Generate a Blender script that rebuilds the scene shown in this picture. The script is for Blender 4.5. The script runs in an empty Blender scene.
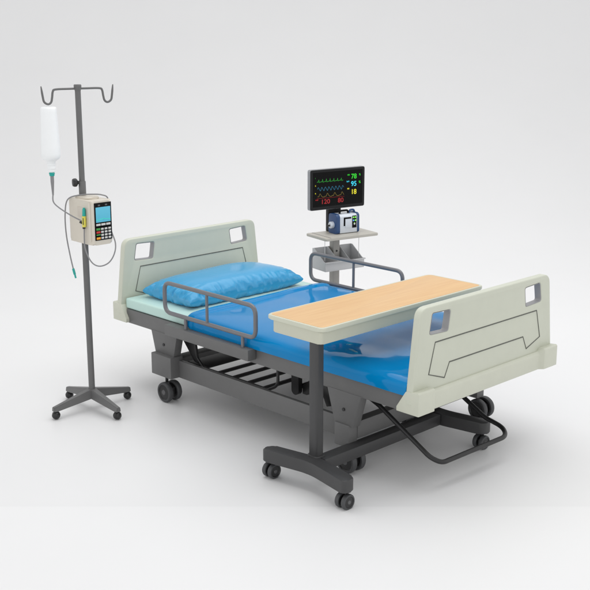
import bpy, bmesh, math, random
from mathutils import Vector, Matrix, noise
random.seed(7)
SC = bpy.context.scene
COL = SC.collection
R = math.radians

# ------------------------------------------------------------------ materials
MATS = {}
def mat(name, col, rough=0.5, metal=0.0, coat=0.0, var=0.04, scale=18.0, bump=0.0, bscale=300.0, spec=0.5, emit=0.0, trans=0.0, sheen=0.0):
    m = bpy.data.materials.new(name); m.use_nodes = True
    nt = m.node_tree; b = nt.nodes['Principled BSDF']
    tc = nt.nodes.new('ShaderNodeTexCoord')
    n = nt.nodes.new('ShaderNodeTexNoise'); n.inputs['Scale'].default_value = scale; n.inputs['Detail'].default_value = 5
    nt.links.new(tc.outputs['Object'], n.inputs['Vector'])
    mr = nt.nodes.new('ShaderNodeMapRange')
    mr.inputs[1].default_value = 0.25; mr.inputs[2].default_value = 0.75
    mr.inputs[3].default_value = 1 - var; mr.inputs[4].default_value = 1 + var
    nt.links.new(n.outputs['Fac'], mr.inputs[0])
    mx = nt.nodes.new('ShaderNodeVectorMath'); mx.operation = 'SCALE'
    mx.inputs[0].default_value = col[:3]
    nt.links.new(mr.outputs[0], mx.inputs['Scale'])
    nt.links.new(mx.outputs[0], b.inputs['Base Color'])
    b.inputs['Roughness'].default_value = rough
    b.inputs['Metallic'].default_value = metal
    b.inputs['Coat Weight'].default_value = coat
    b.inputs['Specular IOR Level'].default_value = spec
    b.inputs['Transmission Weight'].default_value = trans
    b.inputs['Sheen Weight'].default_value = sheen
    if emit:
        b.inputs['Emission Color'].default_value = (*col[:3], 1); b.inputs['Emission Strength'].default_value = emit
    if bump:
        n2 = nt.nodes.new('ShaderNodeTexNoise'); n2.inputs['Scale'].default_value = bscale; n2.inputs['Detail'].default_value = 3
        nt.links.new(tc.outputs['Object'], n2.inputs['Vector'])
        bp = nt.nodes.new('ShaderNodeBump'); bp.inputs['Strength'].default_value = bump; bp.inputs['Distance'].default_value = 0.002
        nt.links.new(n2.outputs['Fac'], bp.inputs['Height']); nt.links.new(bp.outputs[0], b.inputs['Normal'])
    MATS[name] = m
    return m

def srgb(r, g, b):
    f = lambda c: (c/255/12.92) if c/255 <= .04045 else ((c/255+.055)/1.055)**2.4
    return (f(r), f(g), f(b))

M_plastic = mat('cream_plastic', srgb(198, 201, 186), .38, var=.015, bump=.03, bscale=500)
M_bumper = mat('cream_bumper', srgb(200, 202, 187), .42, var=.02, bump=.03, bscale=500)
M_frame = mat('grey_powder_coat', srgb(100, 100, 100), .48, var=.04, bump=.05, bscale=900)
M_frame_dk = mat('dark_grey_powder_coat', srgb(60, 60, 61), .45, var=.04, bump=.05, bscale=900)
M_rail = mat('grey_rail_paint', srgb(112, 112, 116), .3, var=.03, metal=.1)
M_black = mat('black_steel', srgb(30, 30, 31), .4, var=.1)
M_rubber = mat('grey_rubber', srgb(66, 67, 69), .55, var=.08)
M_hub = mat('black_hub', srgb(34, 34, 35), .35, var=.05)
M_hubcap = mat('hub_cap', srgb(88, 88, 90), .35, var=.05)
M_groove = mat('groove', srgb(92, 94, 88), .6)
M_holetrim = mat('handle_trim', srgb(150, 150, 152), .45, var=.03)
M_mattress = mat('mint_mattress', srgb(190, 220, 213), .45, var=.015, bump=.06, bscale=250)
M_blanket = mat('blue_blanket', srgb(2, 126, 188), .055, var=.03, scale=6, coat=.0, spec=.18)
M_pillow = mat('blue_pillow', srgb(58, 154, 202), .20, var=.03, scale=8, spec=.42)
M_wood = None
M_edge = mat('table_edging', srgb(202, 204, 187), .4, var=.015)
M_apron = mat('table_apron', srgb(195, 196, 179), .42, var=.015)
M_pump = mat('ivory_plastic', srgb(208, 201, 188), .35, var=.02, bump=.03, bscale=400)
M_pump_dk = mat('ivory_recess', srgb(200, 192, 180), .4, var=.02)
M_bottle = mat('milky_bottle', srgb(238, 240, 241), .28, var=.01)
M_teal = mat('teal_plastic', srgb(20, 160, 150), .35)
M_tube = mat('grey_tubing', srgb(134, 134, 136), .3)
M_drip = mat('drip_grey', srgb(130, 130, 132), .35)
M_yellow = mat('yellow_clip', srgb(220, 212, 90), .4)
M_scrblack = mat('screen_black', srgb(8, 8, 9), .22, spec=.12)
M_scrblack2 = mat('screen_bezel', srgb(20, 20, 22), .35, spec=.25)
M_alu = mat('brushed_edge', srgb(150, 152, 155), .3, metal=.6)
M_navy = mat('navy_plastic', srgb(30, 66, 112), .35)
M_silver = mat('silver_panel', srgb(206, 212, 220), .35, metal=.1)
M_shelf = mat('cart_shelf', srgb(180, 176, 167), .4, var=.02)
M_column = mat('cart_column', srgb(150, 148, 144), .4, metal=.2)
M_tray = mat('tray_grey', srgb(190, 191, 193), .4, var=.02)
M_wire = mat('white_wire', srgb(225, 225, 225), .4)
M_key = mat('key_white', srgb(205, 205, 202), .4)
M_keyg = mat('key_green', srgb(70, 150, 70), .4)
M_keyr = mat('key_red', srgb(190, 50, 45), .4)
M_keyo = mat('key_orange', srgb(235, 160, 50), .4)
def glow(name, c, s): return mat(name, srgb(*c), .4, var=0.0, emit=s)
G_green = glow('glow_green', (40, 205, 40), .42)
G_green2 = glow('glow_trace_green', (30, 140, 40), .35)
G_cyan = glow('glow_cyan', (50, 205, 230), .42)
G_cyan2 = glow('glow_trace_cyan', (36, 108, 135), .35)
G_yel = glow('glow_yellow', (225, 215, 40), .42)
G_yel2 = glow('glow_trace_yellow', (120, 100, 36), .35)
G_red = glow('glow_red', (150, 14, 22), .40)
G_lcd = glow('glow_lcd', (84, 172, 198), .22)
G_lcdg = glow('glow_lcd_green', (50, 190, 160), .5)
G_spot = glow('glow_led_green', (120, 210, 80), .6)
G_spotb = glow('glow_led_blue', (90, 150, 210), .5)

def wood():
    m = bpy.data.materials.new('light_wood_laminate'); m.use_nodes = True
    nt = m.node_tree; b = nt.nodes['Principled BSDF']
    tc = nt.nodes.new('ShaderNodeTexCoord'); mp = nt.nodes.new('ShaderNodeMapping')
    mp.inputs['Scale'].default_value = (38, 1.6, 20)
    nt.links.new(tc.outputs['Object'], mp.inputs['Vector'])
    n = nt.nodes.new('ShaderNodeTexNoise'); n.inputs['Scale'].default_value = 2.2; n.inputs['Detail'].default_value = 7; n.inputs['Distortion'].default_value = .5
    nt.links.new(mp.outputs[0], n.inputs['Vector'])
    cr = nt.nodes.new('ShaderNodeValToRGB')
    cr.color_ramp.elements[0].position = .3; cr.color_ramp.elements[0].color = (*srgb(213, 170, 119), 1)
    cr.color_ramp.elements[1].position = .72; cr.color_ramp.elements[1].color = (*srgb(222, 184, 132), 1)
    nt.links.new(n.outputs['Fac'], cr.inputs[0]); nt.links.new(cr.outputs[0], b.inputs['Base Color'])
    b.inputs['Roughness'].default_value = .42
    return m
M_wood = wood()

# ------------------------------------------------------------------ mesh helpers
def obj(name, bm, m, parent=None, smooth=True, angle=35):
    me = bpy.data.meshes.new(name)
    bmesh.ops.recalc_face_normals(bm, faces=bm.faces[:])
    bm.to_mesh(me); bm.free()
    for mm in (m if isinstance(m, (list, tuple)) else [m]): me.materials.append(mm)
    o = bpy.data.objects.new(name, me); COL.objects.link(o)
    if smooth:
        me.polygons.foreach_set('use_smooth', [True]*len(me.polygons))
        me.set_sharp_from_angle(angle=R(angle))
    if parent is not None: o.parent = parent
    return o

def thing(name, label, cat, loc=(0, 0, 0), rz=0, group=None):
    o = bpy.data.objects.new(name, None); COL.objects.link(o)
    o.empty_display_size = .1
    o.location = loc; o.rotation_euler = (0, 0, rz)
    o['label'] = label; o['category'] = cat
    if group: o['group'] = group
    return o
def tag(o, label, cat):
    o['label'] = label; o['category'] = cat; return o
def copy_tree(o, parent, loc=None):
    c = o.copy(); COL.objects.link(c); c.parent = parent
    if loc is not None: c.location = loc
    for ch in list(o.children): copy_tree(ch, c)
    return c

def merge(bm, src, mi=0):
    me = bpy.data.meshes.new('tmp'); 
    for f in src.faces: f.material_index = mi
    src.to_mesh(me); src.free(); bm.from_mesh(me); bpy.data.meshes.remove(me)

def box(x0, x1, y0, y1, z0, z1, bev=.003, seg=2):
    bm = bmesh.new()
    bmesh.ops.create_cube(bm, size=1)
    for v in bm.verts:
        v.co = Vector(((x0+x1)/2+v.co.x*(x1-x0), (y0+y1)/2+v.co.y*(y1-y0), (z0+z1)/2+v.co.z*(z1-z0)))
    if bev: bmesh.ops.bevel(bm, geom=bm.edges[:], offset=bev, segments=seg, profile=.6, affect='EDGES')
    return bm
def addbox(bm, *a, mi=0, **k): merge(bm, box(*a, **k), mi)

def prism(pts, axis, a, b, bev=.003, seg=2):
    """polygon pts (2D) extruded along axis from a to b"""
    bm = bmesh.new()
    def P(p, t):
        return {'x': (t, p[0], p[1]), 'y': (p[0], t, p[1]), 'z': (p[0], p[1], t)}[axis]
    lo = [bm.verts.new(P(p, a)) for p in pts]; hi = [bm.verts.new(P(p, b)) for p in pts]
    n = len(pts)
    bm.faces.new(lo); bm.faces.new(hi[::-1])
    for i in range(n): bm.faces.new((lo[i], hi[i], hi[(i+1) % n], lo[(i+1) % n]))
    bmesh.ops.recalc_face_normals(bm, faces=bm.faces[:])
    if bev: bmesh.ops.bevel(bm, geom=bm.edges[:], offset=bev, segments=seg, profile=.6, affect='EDGES', clamp_overlap=True)
    return bm

def fillet(pts, rad, seg=6, closed=False):
    P = [Vector(p) for p in pts]; out = []; n = len(P)
    for i in range(n):
        if not closed and i in (0, n-1): out.append(P[i]); continue
        a, b, c = P[i-1], P[i], P[(i+1) % n]
        u, w = (a-b), (c-b); lu, lw = u.length, w.length; u.normalize(); w.normalize()
        ang = u.angle(w)
        if ang > math.pi-.02 or rad <= 0: out.append(b); continue
        d = min(rad/math.tan(ang/2), lu*.48, lw*.48)
        p0, p1 = b+u*d, b+w*d
        for k in range(seg+1):
            t = k/seg
            out.append(p0*(1-t)**2 + b*2*t*(1-t) + p1*t*t)
    return out
def smooth_path(pts, n=8):
    P = [Vector(p) for p in pts]; out = []
    for i in range(len(P)-1):
        p0 = P[max(i-1, 0)]; p1 = P[i]; p2 = P[i+1]; p3 = P[min(i+2, len(P)-1)]
        for k in range(n):
            t = k/n
            out.append(.5*((2*p1)+(-p0+p2)*t+(2*p0-5*p1+4*p2-p3)*t*t+(-p0+3*p1-3*p2+p3)*t**3))
    out.append(P[-1]); return out
def tube(path, r, seg=12, closed=False, taper=None):
    bm = bmesh.new(); P = [Vector(p) for p in path]; n = len(P); rings = []
    up = None
    for i in range(n):
        if closed: t = P[(i+1) % n]-P[i-1]
        else: t = P[min(i+1, n-1)]-P[max(i-1, 0)]
        t.normalize()
        if up is None:
            up = Vector((0, 0, 1)) if abs(t.z) < .9 else Vector((1, 0, 0))
        x = (up - t*up.dot(t))
        if x.length < 1e-5: x = t.orthogonal()
        x.normalize(); y = t.cross(x); up = x
        rr = r*(taper(i/(n-1)) if taper else 1)
        rings.append([bm.verts.new(P[i]+x*rr*math.cos(2*math.pi*k/seg)+y*rr*math.sin(2*math.pi*k/seg)) for k in range(seg)])
    m = n if closed else n-1
    for i in range(m):
        A, B = rings[i], rings[(i+1) % n]
        for k in range(seg): bm.faces.new((A[k], A[(k+1) % seg], B[(k+1) % seg], B[k]))
    if not closed:
        bm.faces.new(rings[0][::-1]); bm.faces.new(rings[-1])
    return bm
def lathe(prof, c=(0, 0, 0), axis='z', seg=32, mis=None):
    """prof: list of (r, h). closed with caps at r=0"""
    bm = bmesh.new(); rings = []
    def P(r, h, a):
        u, v = r*math.cos(a), r*math.sin(a)
        q = {'z': (u, v, h), 'y': (u, h, v), 'x': (h, u, v)}[axis]
        return Vector(q)+Vector(c)
    for r, h in prof:
        if r < 1e-6: rings.append([bm.verts.new(P(0, h, 0))])
        else: rings.append([bm.verts.new(P(r, h, 2*math.pi*k/seg)) for k in range(seg)])
    for i in range(len(rings)-1):
        A, B = rings[i], rings[i+1]; mi = mis[i] if mis else 0
        for k in range(seg):
            k2 = (k+1) % seg
            if len(A) == 1 and len(B) == 1: continue
            if len(A) == 1: f = bm.faces.new((A[0], B[k2], B[k]))
            elif len(B) == 1: f = bm.faces.new((A[k], A[k2], B[0]))
            else: f = bm.faces.new((A[k], A[k2], B[k2], B[k]))
            f.material_index = mi
    return bm

def plate_with_holes(outer, holes, axis_map, depth, bevel=.006):
    """2D filled outline with holes -> solid bmesh through a 2D curve; outline coords (u,v), thickness along w centred on 0"""
    cu = bpy.data.curves.new('c', 'CURVE'); cu.dimensions = '2D'; cu.fill_mode = 'BOTH'
    cu.extrude = depth/2-bevel; cu.bevel_depth = bevel; cu.bevel_resolution = 3; cu.offset = -bevel
    for pts in [outer]+holes:
        sp = cu.splines.new('POLY'); sp.points.add(len(pts)-1); sp.use_cyclic_u = True
        for p, q in zip(sp.points, pts): p.co = (q[0], q[1], 0, 1)
    o = bpy.data.objects.new('c', cu); COL.objects.link(o)
    dg = bpy.context.evaluated_depsgraph_get(); dg.update()
    me = bpy.data.meshes.new_from_object(o.evaluated_get(dg))
    bm = bmesh.new(); bm.from_mesh(me)
    bpy.data.objects.remove(o); bpy.data.curves.remove(cu); bpy.data.meshes.remove(me)
    for v in bm.verts: v.co = Vector(axis_map(*v.co))
    bmesh.ops.remove_doubles(bm, verts=bm.verts[:], dist=1e-5)
    return bm

def text_bm(s, size, thick=.0006, sx=1.0):
    cu = bpy.data.curves.new('t', 'FONT'); cu.body = s; cu.size = size; cu.extrude = thick; cu.offset = size*.006
    o = bpy.data.objects.new('t', cu); COL.objects.link(o)
    dg = bpy.context.evaluated_depsgraph_get(); dg.update()
    me = bpy.data.meshes.new_from_object(o.evaluated_get(dg))
    bm = bmesh.new(); bm.from_mesh(me)
    bpy.data.objects.remove(o); bpy.data.curves.remove(cu); bpy.data.meshes.remove(me)
    for v in bm.verts: v.co.x *= sx
    return bm

# ------------------------------------------------------------------ setting
CAM = Vector((4.6591, -3.1779, 1.8688)); YAW = 0.7995; PITCH = 0.2436
fw = Vector((-math.sin(YAW), math.cos(YAW), 0)); rt = Vector((math.cos(YAW), math.sin(YAW), 0))
def ground_pt(along, side): return CAM.xy.to_3d() + fw*along + rt*side

def studio_mat(name, c, rough):
    return mat(name, c, rough, var=.008, scale=1.5, spec=.35)
M_floor = studio_mat('paper_floor', (.80, .80, .805), .42)
M_front = studio_mat('added_pale_sheet', (.825, .825, .83), .42)
M_back = studio_mat('paper_backdrop', (.80, .80, .805), .42)
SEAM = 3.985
bm = bmesh.new()
def sheet(bm, a0, a1, z, w=14):
    vs = [bm.verts.new(ground_pt(a, s)+Vector((0, 0, z))) for a, s in ((a0, -w), (a0, w), (a1, w), (a1, -w))]
    bm.faces.new(vs)
sheet(bm, -3, 7.6, 0.0)
floor = obj('floor', bm, M_floor, smooth=False); floor['kind'] = 'structure'
bm = bmesh.new(); sheet(bm, -2.9, SEAM, .003)  # added sheet, paler only to give the light band at the frame bottom
ff = obj('added_front_sheet', bm, M_front, smooth=False); ff['kind'] = 'structure'
bm = bmesh.new(); prev = None
RS = 9.0
prof = [(7.6+RS*math.sin(t), RS*(1-math.cos(t))) for t in [i*math.pi/2/48 for i in range(49)]]
for a, z in prof:
    cur = [bm.verts.new(ground_pt(a, s)+Vector((0, 0, z))) for s in (-14, 14)]
    if prev: bm.faces.new((prev[0], prev[1], cur[1], cur[0]))
    prev = cur
bd = obj('backdrop', bm, M_back, angle=60); bd['kind'] = 'structure'

# ------------------------------------------------------------------ hospital bed
L, W = 2.10, 1.0
bed = thing('hospital_bed', 'adjustable grey hospital bed on casters with cream headboard and footboard', 'bed')

def panel_outline(n=7):
    # (y, z) outline, tapered, rounded top corners
    pts = [(-.002, .40), (1.002, .40), (.957, .790), (.043, .790)]
    out = []
    P = [Vector((p[0], p[1], 0)) for p in pts]
    for i, b in enumerate(P):
        if i < 2: out.append((b.x, b.y)); continue
        a, c = P[i-1], P[(i+1) % 4]
        u = (a-b).normalized(); w = (c-b).normalized(); d = .045
        p0, p1 = b+u*d, b+w*d
        for k in range(n+1):
            t = k/n; q = p0*(1-t)**2+b*2*t*(1-t)+p1*t*t
            out.append((q.x, q.y))
    return out
def rquad(pts, rad=.012, n=4):
    q = fillet([Vector((p[0], p[1], 0)) for p in pts], rad, n, True)
    return [(v.x, v.y) for v in q]
def make_panel(name, xc):
    hl = [(.100, .672), (.222, .666), (.236, .755), (.116, .760)]
    hr = [(1-p[0], p[1]) for p in hl]
    bm = plate_with_holes(panel_outline(), [rquad(hl), rquad(hr)], lambda u, v, w: (xc+w, u, v), .036, .006)
    p = obj(name, bm, M_plastic, bed)
    G = [(.101, .506), (.137, .635), (.863, .635), (.899, .506), (.795, .470), (.765, .531), (.235, .531), (.205, .470)]
    for s in (-1, 1):
        obj('groove', tube([(xc+s*.0178, y, z) for y, z in G], .0030, 8, True), M_groove, p)
    for h in (hl, hr):     # grip trim lining the hand hole
        q = rquad(h); n = len(q); b2 = bmesh.new()
        cx = sum(a[0] for a in q)/n; cz = sum(a[1] for a in q)/n
        rings = []
        for sc, x in ((1.0, -.0165), (1.0, .0165), (.955, .0155), (.955, -.0155)):
            rings.append([b2.verts.new((xc+x, cx+(a[0]-cx)*sc, cz+(a[1]-cz)*sc)) for a in q])
        for i in range(4):
            A, B = rings[i], rings[(i+1) % 4]
            for k in range(n): b2.faces.new((A[k], A[(k+1) % n], B[(k+1) % n], B[k]))
        obj('grip_trim', b2, M_holetrim, p)
    return p
def make_bumper(sgn, x_end, parent):
    # loft along y of an xz section; sgn=+1 for the foot end
    def sec(kind):
        if kind == 'block': pts = [(-.117, .357), (-.117, .376), (-.070, .449), (-.006, .456), (0, .450), (0, .357)]
        else: pts = [(-.085, .357), (-.085, .376), (-.072, .430), (-.030, .440), (-.018, .430), (-.018, .357)]
        return pts
    ys = [(0.0, 'block'), (.103, 'block'), (.122, 'mid'), (.878, 'mid'), (.897, 'block'), (1.0, 'block')]
    bm = bmesh.new(); rings = []
    for y, k in ys: rings.append([bm.verts.new((x_end+sgn*dx, y, z)) for dx, z in sec(k)])
    n = 6
    for A, B in zip(rings, rings[1:]):
        for i in range(n): bm.faces.new((A[i], A[(i+1) % n], B[(i+1) % n], B[i]))
    bm.faces.new(rings[0]); bm.faces.new(rings[-1][::-1])
    bmesh.ops.recalc_face_normals(bm, faces=bm.faces[:])
    es = [e for e in bm.edges if e.calc_face_angle(0) > .15]
    bmesh.ops.bevel(bm, geom=es, offset=.004, segments=2, profile=.6, affect='EDGES')
    return obj('bumper', bm, M_bumper, parent, angle=30)
hb = make_panel('headboard', .053); make_bumper(-1, 0.0, hb)
fb = make_panel('footboard', L-.053); make_bumper(1, L, fb)

# upper frame: two side rails with end crossbars and a deck
bm = bmesh.new()
for y0, y1 in ((.020, .060), (.940, .980)): addbox(bm, .095, L-.095, y0, y1, .353, .427, bev=.004)
addbox(bm, .098, .150, .0605, .9395, .356, .424); addbox(bm, L-.15, L-.098, .0605, .9395, .356, .424)
addbox(bm, .1505, L-.1505, .0605, .9395, .405, .423, bev=.002)
obj('bed_frame', bm, M_frame, bed)

def leg_bm(kind, near=True):
    if kind == 'head': pts = [(.310, .358), (.545, .358), (.520, .352), (.492, .245), (.342, .245)]
    else: pts = [(1.575, .358), (1.79, .358), (1.772, .352), (1.730, .205), (1.622, .205)]
    y = (.018, .064) if near else (.936, .982)
    bm = prism(pts, 'y', *y, bev=.003)
    cx, cz = (.414, .297) if kind == 'head' else (1.676, .277)
    yy = y[0]-.001 if near else y[1]+.001
    merge(bm, lathe([(0, -.003), (.0075, -.003), (.0075, .003), (0, .003)], (cx, yy, cz), 'y', 16), 1)
    return bm
for kind in ('head', 'foot'):
    for near in (True, False): obj('leg', leg_bm(kind, near), [M_frame, M_black], bed)
for near in (True, False):
    y = (-.010, .070) if near else (.930, 1.010)
    obj('caster_housing', box(.340, .502, *y, .135, .248, bev=.005), M_frame, bed)
    y = (.012, .068) if near else (.932, .988)
    obj('caster_housing', box(1.626, 1.712, *y, .108, .212, bev=.005), M_frame, bed)
# lower beams
for y0, y1 in ((.045, .066), (.934, .955)):
    obj('base_beam', box(.46, 1.66, y0, y1, .134, .226, bev=.004), M_frame, bed)
for x0, x1 in ((.385, .455), (1.665, 1.715)):
    obj('crossbeam', box(x0, x1, .0665, .9335, .140, .218, bev=.004), M_frame, bed)

def make_caster(parent, loc, R0, off, wsep, ww, axis, top):
    """twin-wheel caster; loc on the floor below the wheel axle; stem at -off"""
    c = bmesh.new()
    ox, oy = off
    merge(c, lathe([(0, R0*.9), (.008, R0*.9), (.008, top), (0, top)], (ox, oy, 0), 'z', 16))
    # housing between the wheels
    hw = wsep/2-ww/2-.001
    if axis == 'y':
        pts = [(ox-.012, R0*1.75), (ox+.012, R0*1.75), (R0*.55, R0*1.45), (R0*.62, R0*.8), (-R0*.25, R0*.55), (ox-.012, R0*1.2)]
        merge(c, prism(pts, 'y', -hw, hw, bev=.001))
        merge(c, lathe([(0, -wsep/2-ww*.45), (.006, -wsep/2-ww*.45), (.006, wsep/2+ww*.45), (0, wsep/2+ww*.45)], (0, 0, R0), 'y', 12))
    else:
        pts = [(oy-.012, R0*1.75), (oy+.012, R0*1.75), (R0*.55, R0*1.45), (R0*.62, R0*.8), (-R0*.25, R0*.55), (oy-.012, R0*1.2)]
        merge(c, prism(pts, 'x', -hw, hw, bev=.001))
        merge(c, lathe([(0, -wsep/2-ww*.45), (.004, -wsep/2-ww*.45), (.004, wsep/2+ww*.45), (0, wsep/2+ww*.45)], (0, 0, R0), 'x', 12))
    o = obj('caster', c, M_black, parent); o.location = loc
    r = R0; h = ww/2
    prof = [(0, -h*1.05), (r*.22, -h*1.05), (r*.26, -h*.86), (r*.70, -h*.72), (r*.76, -h*.98), (r*.93, -h*.95), (r*.985, -h*.65), (r, -h*.2), (r, h*.2), (r*.985, h*.65), (r*.93, h*.95), (r*.76, h*.98), (r*.70, h*.72), (r*.26, h*.86), (r*.22, h*1.05), (0, h*1.05)]
    mis = [2, 2, 1, 1, 0, 0, 0, 0, 0, 0, 0, 1, 1, 2, 2]
    for s in (-1, 1):
        w = obj('wheel', lathe(prof, (0, 0, 0), axis, 36, mis), [M_rubber, M_hub, M_hubcap], o, angle=40)
        w.location = (0, s*wsep/2, R0) if axis == 'y' else (s*wsep/2, 0, R0)
    return o
for x, y, top in ((.440, .028, .137), (.440, .972, .137), (1.712, .03, .110), (1.712, .97, .110)):
    make_caster(bed, (x, y, 0), .053, (-.022, 0), .056, .028, 'y', top)

# guard rails
def make_rail(y, sgn):
    pts = fillet([(.478, y, .490), (1.152, y, .490), (1.152, y, .642), (.478, y, .642)], .045, 8, True)
    g = bmesh.new()
    merge(g, tube(pts, .0105, 14, True))
    g_o = obj('guard_rail', g, M_rail, bed)
    obj('spindle', tube([(.806, y, .498), (.806, y, .636)], .0075, 12), M_rail, g_o)
    for x in (.640, 1.062): obj('post', tube([(x, y, .425), (x, y, .484)], .0085, 12), M_rail, g_o)
    y0, y1 = (-.034, .0175) if sgn < 0 else (.9825, 1.034)
    obj('bracket', box(.492, 1.118, y0, y1, .376, .430, bev=.004), M_frame, g_o)
make_rail(-.015, -1); make_rail(1.015, 1)

# black slatted rack slung under the frame
def rack_tube(y):
    return tube(fillet([(.560, y, .356), (.582, y, .255), (.635, y, .207), (1.115, y, .209), (1.182, y, .245), (1.182, y, .356)], .05, 6), .0075, 10)
rack = obj('storage_rack', rack_tube(.095), M_black, bed)
obj('side_tube', rack_tube(.84), M_black, rack)
for x in (.757, .864, .974, 1.085): obj('slat', box(x-.016, x+.016, .1035, .834, .205, .213, bev=.002), M_black, rack)
obj('pan', box(.50, .655, .1035, .834, .204, .210, bev=.002), M_black, rack)
obj('strap', prism([(.455, .352), (.575, .352), (.600, .222), (.570, .228)], 'y', .089, .101, bev=.001), M_black, rack)
# lifting linkage
P = [(1.174, .356), (1.222, .356)]+[(1.198+.024*math.cos(a), .205-.024*math.sin(a)) for a in [math.pi*k/10 for k in range(11)]]
bm = prism(P, 'y', .19, .215, bev=.0)
obj('lift_arm', bm, M_black, bed)
bm = prism([(1.22, .185), (1.25, .185), (1.385, .30), (1.385, .335), (1.35, .335), (1.22, .225)], 'y', .218, .24, bev=.003)
obj('lift_strut', bm, M_black, bed)
obj('lift_strut', prism([(1.36, .335), (1.42, .335), (1.465, .20), (1.435, .19)], 'y', .16, .18, bev=.003), M_black, bed)
obj('lift_shaft', tube([(1.20, .216, .215), (1.20, .86, .215)], .012, 12), M_black, bed)
obj('actuator', tube([(.55, .5, .33), (1.18, .5, .24)], .026, 16), M_black, bed)
obj('under_tray', box(1.60, 1.95, .15, .85, .335, .352, bev=.003), M_black, bed)
obj('under_tray', box(.16, .46, .15, .85, .335, .352, bev=.003), M_black, bed)

# foot pedal bar
P = fillet([(1.66, .135, .335), (1.775, .135, .292), (2.062, .135, .135), (2.10, .165, .115), (2.115, .60, .118), (2.06, .655, .130), (1.96, .655, .150), (1.80, .655, .235), (1.70, .655, .30)], .12, 10)
obj('pedal_bar', tube(P, .0105, 12), M_black, bed)

# ------------------------------------------------------------------ mattress, blanket, pillow
def cushion(x0, x1, y0, y1, z0, z1, rad):
    bm = box(x0, x1, y0, y1, z0, z1, bev=rad, seg=4); return bm
mattress = obj('mattress', cushion(.082, 2.018, .026, .974, .4285, .482, .010), M_mattress)
tag(mattress, 'pale mint mattress lying on the grey hospital bed frame', 'mattress')

# blanket: one sheet draped over the mattress, given thickness
def blanket():
    bm = bmesh.new()
    x0, x1 = .615, 2.030
    nx, ny = 300, 150
    # cross-section polyline in (y,z)
    half = [(.006, .428), (.004, .450), (.007, .470), (.016, .485), (.032, .4945), (.060, .4985), (.11, .5005), (.20, .5015), (.35, .502)]
    sec = half+[(.5, .502)]+[(1-a, b) for a, b in half[::-1]]
    S = smooth_path([(0, a, b) for a, b in sec], 30)
    d = [0]
    for a, b in zip(S, S[1:]): d.append(d[-1]+(b-a).length)
    def at(t):
        t *= d[-1]
        lo = 0
        for i in range(len(d)-1):
            if d[i+1] >= t: lo = i; break
        u = (t-d[lo])/max(1e-9, d[lo+1]-d[lo])
        return S[lo].lerp(S[lo+1], u)
    ts = [j/ny for j in range(ny+1)]
    base = [at(t) for t in ts]
    grid = []
    for i in range(nx+1):
        u = (i/nx); x = x0+(x1-x0)*u
        row = []
        for j, p in enumerate(base):
            y, z = p.y, p.z
            top = max(0, min(1, (z-.462)/.036)); top = top*top*(3-2*top)
            # soft folds: stronger towards the foot and middle
            f = .25+.75*min(1, max(0, (x-.9)/.5))
            w = noise.noise(Vector((x*2.1, y*3.4, 3.1)))*.0115 + noise.noise(Vector((x*5.0+y*2, y*7.0, 9.7)))*.0042 + noise.noise(Vector((x*13+y*4, y*9.0, 2.2)))*.0011
            w += .0035*math.sin(9*y+3.2*x+2.5*noise.noise(Vector((x*2, y*2, .3))))
            zz = z + w*f*top
            yy = y
            if top < 1:   # side drape ripples
                side = -1 if y < .5 else 1
                rip = .0022*math.sin(x*17+2*noise.noise(Vector((x*4, 0, 0))))+.002*noise.noise(Vector((x*9, 5, z*20)))
                yy += side*(abs(rip)*.6+.001)*(1-top)
            # raised hem at the head end
            hem = .0075/(1+math.exp((x-x0-.046)/.0022)) - math.exp(-((x-x0-.053)/.005)**2)*.0025
            zz += hem*top
            if top < 1: yy += (-1 if y < .5 else 1)*hem*.8*(1-top)
            # rounded front corner of the drape
            lift = max(0, 1-(x-x0)/.07)
            if z < .47: zz += lift**2*.030*(1-(z-.428)/.042)
            # roll the head edge over and foot edge down
            e = min(1, (x-x0)/.012)
            zz -= (1-e)**2*.012*top
            row.append(bm.verts.new((x, yy, zz)))
        grid.append(row)
    for i in range(nx):
        for j in range(ny): bm.faces.new((grid[i][j], grid[i+1][j], grid[i+1][j+1], grid[i][j+1]))
    o = obj('blanket', bm, M_blanket, angle=180)
    return o
bl = blanket()
# give it thickness in mesh data
bm = bmesh.new(); bm.from_mesh(bl.data)
bmesh.ops.solidify(bm, geom=bm.faces[:], thickness=.004)
bmesh.ops.recalc_face_normals(bm, faces=bm.faces[:])
bm.to_mesh(bl.data); bm.free()
bl.data.polygons.foreach_set('use_smooth', [True]*len(bl.data.polygons)); bl.data.set_sharp_from_angle(angle=R(70))
tag(bl, 'glossy blue blanket spread over the mattress up to the footboard', 'blanket')

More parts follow.
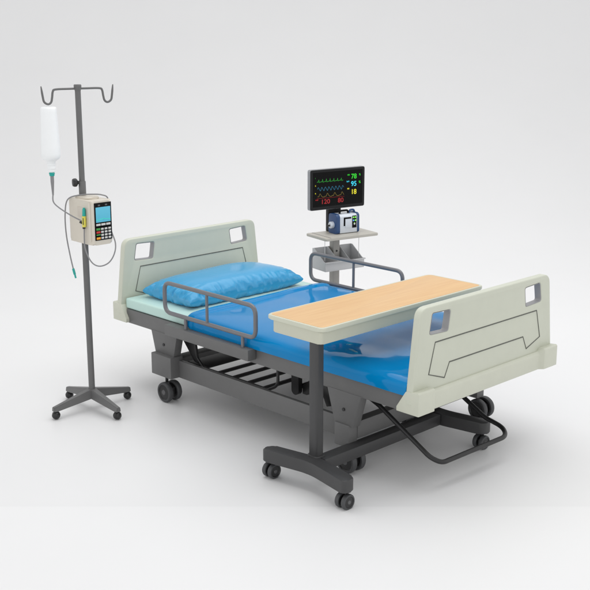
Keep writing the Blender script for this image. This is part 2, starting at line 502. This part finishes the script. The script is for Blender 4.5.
def pillow():
    bm = bmesh.new(); n = 150; m = 220
    cx, cy = .335, .500; hx, hy = .200, .400; T = .108; zb = .4835
    def surf(u, v, side):
        # pinched sides, ears at corners
        px = cx + hx*u*(1-.05*(1-v*v)*abs(u)**3*0 - .055*(1-abs(v)**2.2)*abs(u)**4 + .0)
        py = cy + hy*v*(1-.035*(1-abs(u)**2.2)*abs(v)**4)
        k = max(0, (1-abs(u)**3.0))**.56*max(0, (1-abs(v)**3.8))**.54
        k = .11*min(1, k/.10)**.5 + .89*k
        # gathers run inward from the seam: fine along the edge, long across it
        wv = max(0, min(1, (abs(v)-abs(u))*4+.5))
        a_ = noise.noise(Vector((px*58, py*8, 1.3)))*wv + noise.noise(Vector((px*8, py*44, 4.3)))*(1-wv)
        b_ = noise.noise(Vector((px*30, py*26, 7.3)))
        wr = (a_*.7+b_*.5); wr = wr if wr > 0 else wr*1.5
        mid = math.exp(-((k-.40)/.26)**2)*min(1, k*6)
        z = T*k
        sz = .036
        su = abs(u)**3*(1 if u > 0 else -1); sv = abs(v)**3*(1 if v > 0 else -1)
        px += wr*.015*mid*su*(1-wv*.6); py += wr*.018*mid*sv*(.4+.6*wv)
        if side > 0:
            z = sz + z*.79 + wr*.0080*mid + noise.noise(Vector((px*5, py*4, 2)))*.006*k
        else:
            z = sz - min(sz-.0005, T*k**.75*.55) + wr*.003*mid
        # seam rises at the corners
        return Vector((px, py, zb+max(0.0005, z)))
    top, bot = [], []
    for i in range(n+1):
        u = math.sin((i/n*2-1)*math.pi/2)
        rt_, rb = [], []
        for j in range(m+1):
            v = math.sin((j/m*2-1)*math.pi/2)
            a = bm.verts.new(surf(u, v, 1)); rt_.append(a)
            rb.append(a if i in (0, n) or j in (0, m) else bm.verts.new(surf(u, v, -1)))
        top.append(rt_); bot.append(rb)
    for i in range(n):
        for j in range(m):
            bm.faces.new((top[i][j], top[i+1][j], top[i+1][j+1], top[i][j+1]))
            f = (bot[i][j], bot[i][j+1], bot[i+1][j+1], bot[i+1][j])
            if len(set(f)) == 4:
                try: bm.faces.new(f)
                except ValueError: pass
    return obj('pillow', bm, M_pillow, angle=70)
pl = pillow(); tag(pl, 'shiny light blue pillow lying against the headboard', 'pillow')

# ------------------------------------------------------------------ overbed table
tx0, tx1, ty0, ty1 = 1.435, 1.766, -.212, .876
ot = thing('overbed_table', 'wheeled overbed table with pale wood top standing across the bed', 'table', (1.735, -.215, 0))
ot_loc = Vector((1.735, -.215, 0))
def local(o, base):
    o.data.transform(Matrix.Translation(-base)); return o
def rrect(x0, x1, y0, y1, r, n=6):
    q = fillet([(x0, y0, 0), (x1, y0, 0), (x1, y1, 0), (x0, y1, 0)], r, n, True)
    return [(v.x, v.y) for v in q]
def slab(pts, z0, z1, bev=.003):
    bm = bmesh.new(); lo = [bm.verts.new((x, y, z0)) for x, y in pts]; hi = [bm.verts.new((x, y, z1)) for x, y in pts]; n = len(pts)
    f1 = bm.faces.new(lo[::-1]); f2 = bm.faces.new(hi)
    for i in range(n): bm.faces.new((lo[i], lo[(i+1) % n], hi[(i+1) % n], hi[i]))
    if bev:
        es = list(f1.edges)+list(f2.edges)
        bmesh.ops.bevel(bm, geom=es, offset=bev, segments=3, profile=.5, affect='EDGES')
    return bm
top = local(obj('tabletop', slab(rrect(tx0, tx1, ty0, ty1, .03), .680, .698, .004), M_edge, ot), ot_loc)
local(obj('wood_surface', slab(rrect(tx0+.011, tx1-.011, ty0+.011, ty1-.011, .024), .696, .6988, .0006), M_wood, top), ot_loc)
local(obj('apron', slab(rrect(tx0+.034, tx1-.010, ty0+.005, ty1-.005, .016), .628, .6797, .004), M_apron, ot), ot_loc)
local(obj('post', slab(rrect(1.683, 1.732, -.2045, -.160, .012), .130, .629, .001), M_frame_dk, ot), ot_loc)
local(obj('collar', slab(rrect(1.676, 1.740, -.211, -.154, .017), .125, .138, .003), M_frame_dk, ot), ot_loc)
def vleg(yc, yend, w):
    xa, xm, xb = 1.492, 1.735, 1.978
    h = w/2
    pts = [(xa, yend-h), (xm, yc-h), (xb, yend-h), (xb, yend+h), (xm, yc+h), (xa, yend+h)]
    P = [Vector((p[0], p[1], 0)) for p in pts]
    q = []
    for i, p in enumerate(P):
        if i in (1, 4): rr = .25
        else: rr = .026
        a, c = P[i-1], P[(i+1) % 6]; u = (a-p); v = (c-p); d = min(rr, u.length*.45, v.length*.45)
        if i in (1, 4): d = .06
        p0, p1 = p+u.normalized()*d, p+v.normalized()*d
        for k in range(7):
            t = k/6; s = p0*(1-t)**2+p*2*t*(1-t)+p1*t*t; q.append((s.x, s.y))
    return slab(q, .077, .132, .006)
local(obj('leg', vleg(-.218, -.266, .066), M_frame_dk, ot), ot_loc)
local(obj('leg', vleg(.612, .655, .066), M_frame_dk, ot), ot_loc)
local(obj('beam', box(1.705, 1.765, -.186, .5795, .080, .1315, bev=.004), M_frame_dk, ot), ot_loc)
for x, y in ((1.519, -.262), (1.948, -.262), (1.519, .648), (1.948, .648)):
    make_caster(ot, Vector((x, y, 0))-ot_loc, .033, (0, .008), .034, .020, 'x', .080)

# ------------------------------------------------------------------ iv stand
B = Vector((.266, -.328, 0))
iv = thing('iv_stand', 'tall grey drip stand with double hook on four caster legs', 'drip stand', B)
obj('pole', tube([(0, 0, .07), (0, 0, 1.13)], .0155, 20), M_frame, iv)
bm = tube([(0, 0, 1.12), (0, 0, 1.592)], .0137, 20)
obj('upper_pole', bm, M_frame, iv)
obj('collar', lathe([(0, 1.09), (.0172, 1.09), (.0172, 1.152), (.0158, 1.156), (0, 1.156)], seg=24), M_frame, iv)
obj('pole_cap', lathe([(0, 1.582), (.0142, 1.582), (.018, 1.600), (.018, 1.608), (.016, 1.611), (0, 1.611)], seg=24), M_frame, iv)
h = Vector((.2, .98, 0)).normalized()
def hk(s, z): v = h*s; return (v.x, v.y, z)
P = []
left = [(-.178, 1.607), (-.172, 1.560), (-.166, 1.535), (-.148, 1.5245), (-.133, 1.533), (-.127, 1.555), (-.122, 1.582), (-.108, 1.591)]
P = [hk(*a) for a in left]+[hk(-.04, 1.592), hk(.04, 1.592)]+[hk(-s, z) for s, z in left[::-1]]
tp = lambda t: .45+.55*min(1, min(t, 1-t)/.035)
obj('hook_bar', tube(smooth_path(P, 6), .0052, 10, taper=tp), M_frame, iv)
kn = bmesh.new()
kd = Vector((-.35, -.94, 0)).normalized()
q = lathe([(0, 0), (.008, 0), (.008, .006), (.014, .009), (.020, .014), (.0205, .024), (.017, .032), (0, .034)], seg=14)
q.transform(Vector((0, 0, 1)).rotation_difference(kd).to_matrix().to_4x4())
q.transform(Matrix.Translation(Vector((0, 0, 1.150))+kd*.014))
merge(kn, q)
obj('clamp_knob', kn, M_black, iv)
for k in range(4):
    a = -math.pi/2 + k*math.pi/2
    bm = bmesh.new()
    secs = [(.0, .024, .062, .112), (.02, .023, .062, .108), (.212, .0145, .040, .066), (.228, .013, .041, .063)]
    rings = []
    for d, hw, z0, z1 in secs:
        rings.append([bm.verts.new((d, -hw, z0)), bm.verts.new((d, hw, z0)), bm.verts.new((d, hw*.75, z1)), bm.verts.new((d, -hw*.75, z1))])
    for A, Bq in zip(rings, rings[1:]):
        for i in range(4): bm.faces.new((A[i], A[(i+1) % 4], Bq[(i+1) % 4], Bq[i]))
    bm.faces.new(rings[0]); bm.faces.new(rings[-1][::-1])
    bmesh.ops.recalc_face_normals(bm, faces=bm.faces[:])
    bmesh.ops.bevel(bm, geom=bm.edges[:], offset=.0025, segments=2, affect='EDGES')
    bm.transform(Matrix.Rotation(a, 4, 'Z'))
    lg = obj('leg', bm, M_frame, iv)
    c = bmesh.new()
    merge(c, lathe([(0, 0), (.009, .001), (.016, .006), (.0195, .014), (.0200, .020), (.0195, .026), (.016, .034), (.009, .039), (0, .040)], (0, 0, 0), 'z', 20))
    # split ball caster with a groove ring
    c.transform(Matrix.Rotation(math.pi/2, 4, 'Y')); c.transform(Matrix.Translation((-.02, 0, .020)))
    merge(c, lathe([(0, .030), (.006, .030), (.006, .044), (0, .044)], (0, 0, 0), 'z', 12))
    merge(c, lathe([(.0206, -.002), (.0212, -.002), (.0212, .002), (.0206, .002)], (0, 0, .0212), 'x', 20))
    c.transform(Matrix.Rotation(a+.5, 4, 'Z'))
    c.transform(Matrix.Translation((.213*math.cos(a), .213*math.sin(a), .0005)))
    obj('caster', c, M_black, iv)

# ------------------------------------------------------------------ drip bottle on the left hook
hb_ = B + h*(-.148)
bt = thing('drip_bottle', 'white upside-down drip bottle hanging from left hook of stand', 'drip bottle', (hb_.x, hb_.y, 1.19))
zz = lambda z: z-1.19
prof = [(0, 1.5125), (.030, 1.5125), (.0355, 1.510), (.0375, 1.503), (.0378, 1.490), (.041, 1.42), (.045, 1.33), (.0465, 1.296), (.0455, 1.282), (.040, 1.271), (.028, 1.264), (.0205, 1.258), (.0195, 1.248), (.0, 1.247)]
obj('bottle', lathe([(r, zz(z)) for r, z in prof], seg=48), M_bottle, bt, angle=50)
prof = [(0, 1.249), (.021, 1.249), (.0215, 1.243), (.0185, 1.240), (.0185, 1.235), (.0200, 1.232), (.0200, 1.226), (.0175, 1.223), (.0170, 1.212), (.012, 1.208), (0, 1.208)]
obj('neck_cap', lathe([(r, zz(z)) for r, z in prof], seg=36), M_bottle, bt)
obj('hanger', tube([(0, -.004, zz(1.510)), (0, -.004, zz(1.528)), (0, .004, zz(1.528)), (0, .004, zz(1.510))], .0015, 8), M_bottle, bt)
prof = [(0, 1.232), (.0, 1.231), (.0075, 1.214), (.0145, 1.203), (.0125, 1.199), (.0115, 1.191), (0, 1.191)]
sp = lathe([(r, zz(z)) for r, z in prof], seg=20)
obj('spike', sp, M_teal, bt)
obj('drip_chamber', lathe([(0, zz(1.196)), (.0085, zz(1.195)), (.0085, zz(1.165)), (.004, zz(1.10)), (0, zz(1.098))], seg=20), M_drip, bt)

# ------------------------------------------------------------------ infusion pump on the pole
pu = thing('infusion_pump', 'ivory infusion pump with blue screen and keypad clamped on drip stand', 'infusion pump', (.30, -.328, .86))
pb = Vector((.30, -.328, .86))
x0, x1, y0, y1, z0, z1 = .205, .424, -.384, -.266, .868, 1.078
# body: rounded back, slightly domed top
def pump_body():
    pts = fillet([(x0, y0+.004, 0), (x1-.03, y0, 0), (x1, y0+.006, 0), (x1, y1, 0), (x0+.01, y1, 0)], .028, 8, True)
    pts = [(p.x, p.y) for p in pts]
    bm = slab(pts, z0, z1, .012); return bm
body = local(obj('body', pump_body(), M_pump, pu), pb)
local(obj('top_handle', slab(rrect(.235, .36, -.365, -.285, .035, 8), z1-.001, z1+.010, .005), M_pump, pu), pb)
local(obj('side_recess', box(.302, .405, y0-.0008, y0+.002, .995, 1.043, bev=.0005), M_pump_dk, pu), pb)
local(obj('side_ridge', box(.396, .408, y0-.004, y0+.004, .885, 1.07, bev=.003), M_pump, pu), pb)
# bezel on the front (faces +x)
def fbox(ya, yb, za, zb, d0, d1, bev=.0004): return box(x1+d0, x1+d1, ya, yb, za, zb, bev=bev)
bz = local(obj('front_bezel', fbox(-.372, -.277, .891, 1.070, -.001, .0022, .0008), M_scrblack, pu), pb)
local(obj('screen', fbox(-.3655, -.2835, .977, 1.049, .002, .0030), G_lcd, bz), pb)
wv = smooth_path([(x1+.0033, -.3645+.008*i, .988+.004*noise.noise(Vector((i*.7, 0, 0)))+.005*math.exp(-((i-5)/2.5)**2)) for i in range(11)], 4)
local(obj('screen_trace', tube(wv, .0012, 6), G_lcdg, bz), pb)
bm = bmesh.new()
for k in range(3):
    a = -.3655+.028*k; addbox(bm, x1+.002, x1+.0035, a, a+.024, .961, .971, bev=.0005)
local(obj('soft_keys', bm, M_key, bz), pb)
for r_ in range(4):
    zt = .950-.0145*r_
    colm = (M_keyg, M_keyr, M_keyg, M_keyo)[r_]
    hh = .0105 if r_ != 2 else .006
    local(obj('key', fbox(-.3665, -.3445, zt-hh, zt, .002, .0042, .0008), colm, bz), pb)
    for c_ in range(3):
        ya = -.340+.0205*c_
        local(obj('key', fbox(ya, ya+.0145, zt-.0098, zt-.0005, .002, .0042, .0008), M_key, bz), pb)
for ya in (-.352, -.312):
    local(obj('status_light', fbox(ya, ya+.012, 1.0545, 1.0615, .002, .0030), M_hubcap, bz), pb)
# pole clamp behind the body
local(obj('pole_clamp', box(.243, .29, -.300+.0345, -.252, .93, 1.0, bev=.004), M_pump_dk, pu), pb)

# ------------------------------------------------------------------ infusion line
def G(x, y, z): return (x, y, z)
tb = bmesh.new()
# bottle to connector
P = [(hb_.x, hb_.y, 1.105), (hb_.x, hb_.y-.001, 1.07), (.255, -.462, 1.045), (.30, -.43, 1.01), (.345, -.402, .985), (.366, -.392, .978)]
merge(tb, tube(smooth_path(P, 6), .0033, 8))
# connector down, loop below the pump and up behind, over the top and down the left
P = [(.366, -.392, .955), (.364, -.394, .90), (.366, -.392, .845), (.385, -.375, .785), (.405, -.345, .762), (.425, -.305, .775), (.432, -.275, .815), (.420, -.257, .865), (.375, -.250, .93), (.36, -.250, 1.02), (.372, -.258, 1.078), (.365, -.285, 1.095), (.335, -.315, 1.098), (.28, -.36, 1.092), (.236, -.394, 1.07), (.221, -.403, 1.00), (.222, -.403, .90), (.238, -.398, .80), (.262, -.398, .73)]
merge(tb, tube(smooth_path(P, 8), .0033, 8))
line = obj('infusion_line', tb, M_tube)
tag(line, 'thin grey infusion tube looping from bottle around the pump', 'tube')
cb = bmesh.new()
merge(cb, tube([(.367, -.3935, .954), (.369, -.3935, 1.006)], .0095, 12))
cn = obj('connector', cb, M_yellow, line)
obj('connector_tip', tube([(.369, -.3935, 1.004), (.371, -.3935, 1.038), (.371, -.3935, 1.046)], .0085, 12, taper=lambda t: 1-.5*t*t), M_teal, cn)
obj('connector_clip', box(.372, .376, -.4035, -.4025, .965, .998, bev=.0), M_black, cn)
obj('connector_clip', tube([(.345, -.400, .975), (.36, -.398, .972)], .006, 10), M_black, cn)
obj('connector_clip', tube([(.366, -.3945, .945), (.366, -.3945, .957)], .007, 10), M_black, cn)
ep = bmesh.new()
merge(ep, tube([(.260, -.398, .735), (.270, -.397, .708)], .0062, 10)); merge(ep, tube([(.270, -.397, .709), (.276, -.396, .690)], .0045, 10))
obj('end_plug', ep, M_teal, line)

# ------------------------------------------------------------------ monitor cart behind the bed
CP = Vector((.295, 1.40, 0)); CR = R(-12)
cart = thing('equipment_cart', 'grey equipment cart with narrow shelf and open tray behind the bed', 'cart', CP, CR)
obj('column', box(-.0225, .0225, -.0225, .0225, .06, .678, bev=.004), M_column, cart)
sh = obj('shelf', slab(rrect(-.028, .188, -.186, .186, .012), .677, .692, .003), M_shelf, cart)
obj('shelf_ridge', box(-.02, .18, -.150, -.146, .6915, .694, bev=.0008), M_column, sh)
# tray with three compartments
def tray():
    bm = bmesh.new(); t = .004
    xa, xb, ya, yb = -.030, .112, -.139, .139; zb = .477; zk = .598; zf = .532
    addbox(bm, xa, xb, ya, yb, zb, zb+t, bev=.0008)
    addbox(bm, xa, xa+t, ya, yb, zb+t+.0002, zk, bev=.0008)
    addbox(bm, xb-t, xb, ya, yb, zb+t+.0002, zf, bev=.0008)
    side = [(xa+t+.0002, zb+t+.0002), (xb-t-.0002, zb+t+.0002), (xb-t-.0002, zf), (xb-.02, zf+.004), (xa+.02, zk), (xa+t+.0002, zk)]
    for y in (ya, ya+.098, ya+.180, yb-t): merge(bm, prism(side, 'y', y, y+t, bev=.0006))
    return bm
tr = obj('tray', tray(), M_tray, cart)
obj('tray_lip', box(.1085, .124, -.142, .142, .528, .5345, bev=.0015), M_tray, tr)
obj('tray_lock', lathe([(0, .0226), (.006, .0226), (.006, .025), (0, .025)], (0, 0, .575), 'x', 14), M_black, cart)
for y in (-.11, .135): obj('hanger_wire', tube([(.06, y, .5325), (.06, y, .6775)], .0016, 6), M_wire, cart)
bs = bmesh.new()
addbox(bs, -.17, .17, -.022, .022, .045, .07); addbox(bs, -.022, .022, -.17, -.0225, .046, .069); addbox(bs, -.022, .022, .0225, .17, .046, .069)
base = obj('base', bs, M_column, cart)
for x, y in ((-.15, 0), (.15, 0), (0, -.15), (0, .15)):
    make_caster(cart, (x, y, 0), .024, (0, .004), .024, .014, 'x', .047)
obj('monitor_bracket', box(-.030, -.002, -.045, .045, .6925, .88, bev=.003), M_scrblack2, cart)

# patient monitor
cm = Matrix.Translation(CP) @ Matrix.Rotation(CR, 4, 'Z')
mp = cm @ Vector((.012, 0, .832))
mo = thing('patient_monitor', 'black flat screen patient monitor showing coloured vital sign traces', 'monitor', mp, CR)
MW, MH = .388, .238
bm = bmesh.new()
q = fillet([(-MW/2, 0, 0), (MW/2, 0, 0), (MW/2, MH, 0), (-MW/2, MH, 0)], .012, 5, True)
pts = [(p.x, p.y) for p in q]
pr = prism(pts, 'x', -.012, .014, bev=.0)
merge(bm, pr)
hs = obj('housing', bm, M_alu, mo)
obj('bezel', prism([(a*.985, .0018+b*.985) for a, b in pts], 'x', .0135, .0185, bev=.0), M_scrblack2, mo)
scr = obj('screen', box(.0180, .0192, -MW/2+.018, MW/2-.018, .020, MH-.016, bev=.0), M_scrblack, mo)
XF = .0196
def trace(name, fn, y0, y1, m, n=160, r=.0011):
    pts = []
    for i in range(n+1):
        t = i/n; pts.append((XF, y0+(y1-y0)*t, fn(t)))
    return obj(name, tube(pts, r, 6), m, scr)
def spike(t, n, hgt):
    p = (t*n) % 1
    return hgt*max(0, 1-abs(p-.5)/.09) - .25*hgt*max(0, 1-abs(p-.66)/.07) + .2*hgt*max(0, 1-abs(p-.25)/.1)
trace('ecg_trace', lambda t: .166+spike(t, 7, .018), -.150, .035, G_green2)
trace('oxygen_trace', lambda t: .124+.010*math.sin(t*7.5*2*math.pi)+.002*math.sin(t*15*2*math.pi), -.145, .040, G_cyan2)
trace('respiration_trace', lambda t: .077+.020*max(0, math.sin(t*3.6*2*math.pi-.6))**2.2+.004*max(0, math.sin(t*7.2*2*math.pi+1)), -.145, .042, G_yel2)
trace('divider_line', lambda t: .070, -.150, .045, G_red, n=2, r=.0006)
def label3d(s, y, z, size, m, sx=1.0, name='reading'):
    bm = text_bm(s, size, .0005, sx)
    # text x -> +y, text y -> +z, facing +x
    bm.transform(Matrix(((0, 0, 1, XF), (1, 0, 0, y), (0, 1, 0, z), (0, 0, 0, 1))))
    return obj(name, bm, m, scr, smooth=False)
label3d('78', .092, .170, .041, G_green); label3d('%', .150, .186, .016, G_green, name='unit'); label3d('HR', .066, .190, .012, G_green, name='caption')
label3d('95', .092, .126, .041, G_cyan); label3d('%', .148, .140, .020, G_green, name='unit'); label3d('SpO', .060, .152, .011, G_cyan, name='caption')
label3d('18', .092, .078, .041, G_yel); label3d('RR', .066, .108, .012, G_yel, name='caption')
label3d('120', -.122, .036, .038, G_red, 1.15); label3d('80', -.002, .036, .038, G_red, 1.1); label3d('NIBP', -.160, .058, .010, G_red, name='caption')
label3d('I', -.162, .186, .010, G_green2, name='caption'); label3d('II', -.162, .142, .010, G_yel, name='caption'); label3d('R', -.162, .097, .010, G_yel, name='caption')

# defibrillator style unit on the shelf
dp = cm @ Vector((.062, .024, .6925))
df = thing('defibrillator', 'small navy and silver defibrillator with black handle on cart shelf', 'defibrillator', dp, CR)
def endcap(y0, y1):
    q = fillet([(-.045, 0, 0), (.045, 0, 0), (.043, .105, 0), (.030, .117, 0), (-.040, .117, 0)], .018, 5, True)
    return prism([(p.x, p.y) for p in q], 'y', y0, y1, bev=.003)
obj('end_cover', endcap(-.082, -.058), M_navy, df); obj('end_cover', endcap(.066, .080), M_navy, df)
bdy = obj('body', prism([(-.043, .003), (.042, .003), (.0425, .100), (.030, .113), (-.040, .113)], 'y', -.0578, .0658, bev=.003), M_silver, df)
obj('screen_frame', box(.0415, .0435, -.032, .022, .045, .096, bev=.0008), M_scrblack, bdy)
obj('label_plate', box(.043, .0445, -.021, .0225, .034, .086, bev=.0006), M_silver, bdy)
kp = obj('keypad', box(.0415, .0440, .029, .060, .030, .102, bev=.001), M_scrblack, bdy)
for (y, z, m) in ((.037, .092, G_spot), (.051, .092, G_spot), (.037, .074, G_spotb), (.051, .074, G_spot), (.044, .056, G_spot)):
    obj('button', lathe([(0, .0435), (.0052, .0435), (.0052, .0455), (0, .0455)], (0, y, z), 'x', 12), m, kp)
obj('button', lathe([(0, .0435), (.006, .0435), (.006, .0458), (0, .0458)], (0, .044, .053), 'x', 14), M_key, kp)
hd = fillet([(0, -.034, .112), (0, -.030, .130), (0, .024, .130), (0, .028, .112)], .012, 5)
obj('handle', tube(hd, .0062, 10), M_scrblack, df)
hd = fillet([(0, .036, .112), (0, .040, .130), (0, .068, .130), (0, .074, .114)], .012, 5)
obj('handle', tube(hd, .0062, 10), M_navy, df)
obj('dial', lathe([(0, -.104), (.016, -.104), (.020, -.100), (.020, -.0815), (0, -.0815)], (.002, 0, .052), 'y', 24), M_silver, df)
obj('socket', lathe([(0, -.122), (.005, -.122), (.006, -.1042), (0, -.1042)], (.002, 0, .050), 'y', 14), M_black, df)
obj('socket', lathe([(0, .0802), (.004, .0802), (.004, .096), (0, .096)], (.01, 0, .065), 'y', 12), M_navy, df)

# ------------------------------------------------------------------ camera
cam = bpy.data.cameras.new('camera'); co = bpy.data.objects.new('camera', cam); COL.objects.link(co)
co.location = CAM
cam.sensor_width = 36; cam.sensor_fit = 'HORIZONTAL'
cam.lens = 1075.0/590*36
cam.shift_x = .5581/590; cam.clip_end = 200; cam.clip_start = .05
f3 = Vector((-math.sin(YAW)*math.cos(PITCH), math.cos(YAW)*math.cos(PITCH), -math.sin(PITCH)))
co.rotation_euler = f3.to_track_quat('-Z', 'Y').to_euler()
SC.camera = co

# ------------------------------------------------------------------ light
w = bpy.data.worlds.new('World'); SC.world = w; w.use_nodes = True
bg = w.node_tree.nodes['Background']; bg.inputs['Color'].default_value = (1, 1, 1, 1); 
nt = w.node_tree        # added gradient, stronger near the horizon to lighten the floor under the bed
tc = nt.nodes.new('ShaderNodeTexCoord'); sx = nt.nodes.new('ShaderNodeSeparateXYZ'); mr = nt.nodes.new('ShaderNodeMapRange')
mr.interpolation_type = 'SMOOTHSTEP'
mr.inputs[1].default_value = .15; mr.inputs[2].default_value = .80; mr.inputs[3].default_value = 1.22; mr.inputs[4].default_value = .68
nt.links.new(tc.outputs['Generated'], sx.inputs[0]); nt.links.new(sx.outputs['Z'], mr.inputs[0]); nt.links.new(mr.outputs[0], bg.inputs['Strength'])
def area(name, loc, target, sx, sy, power, col=(1, 1, 1)):
    l = bpy.data.lights.new(name, 'AREA'); l.shape = 'RECTANGLE'; l.size = sx; l.size_y = sy; l.energy = power; l.color = col
    o = bpy.data.objects.new(name, l); COL.objects.link(o); o.location = loc
    o.rotation_euler = (Vector(target)-Vector(loc)).to_track_quat('-Z', 'Y').to_euler()
    return o
area('softbox_overhead', (.7, 1.5, 4.8), (.7, .9, 0), 5.4, 5.4, 150)

SC.view_settings.view_transform = 'Standard'; SC.view_settings.look = 'None'
SC.view_settings.exposure = 0; SC.view_settings.gamma = 1
SC.cycles.max_bounces = 14; SC.cycles.diffuse_bounces = 8
SC.render.resolution_x = 1024; SC.render.resolution_y = 1024
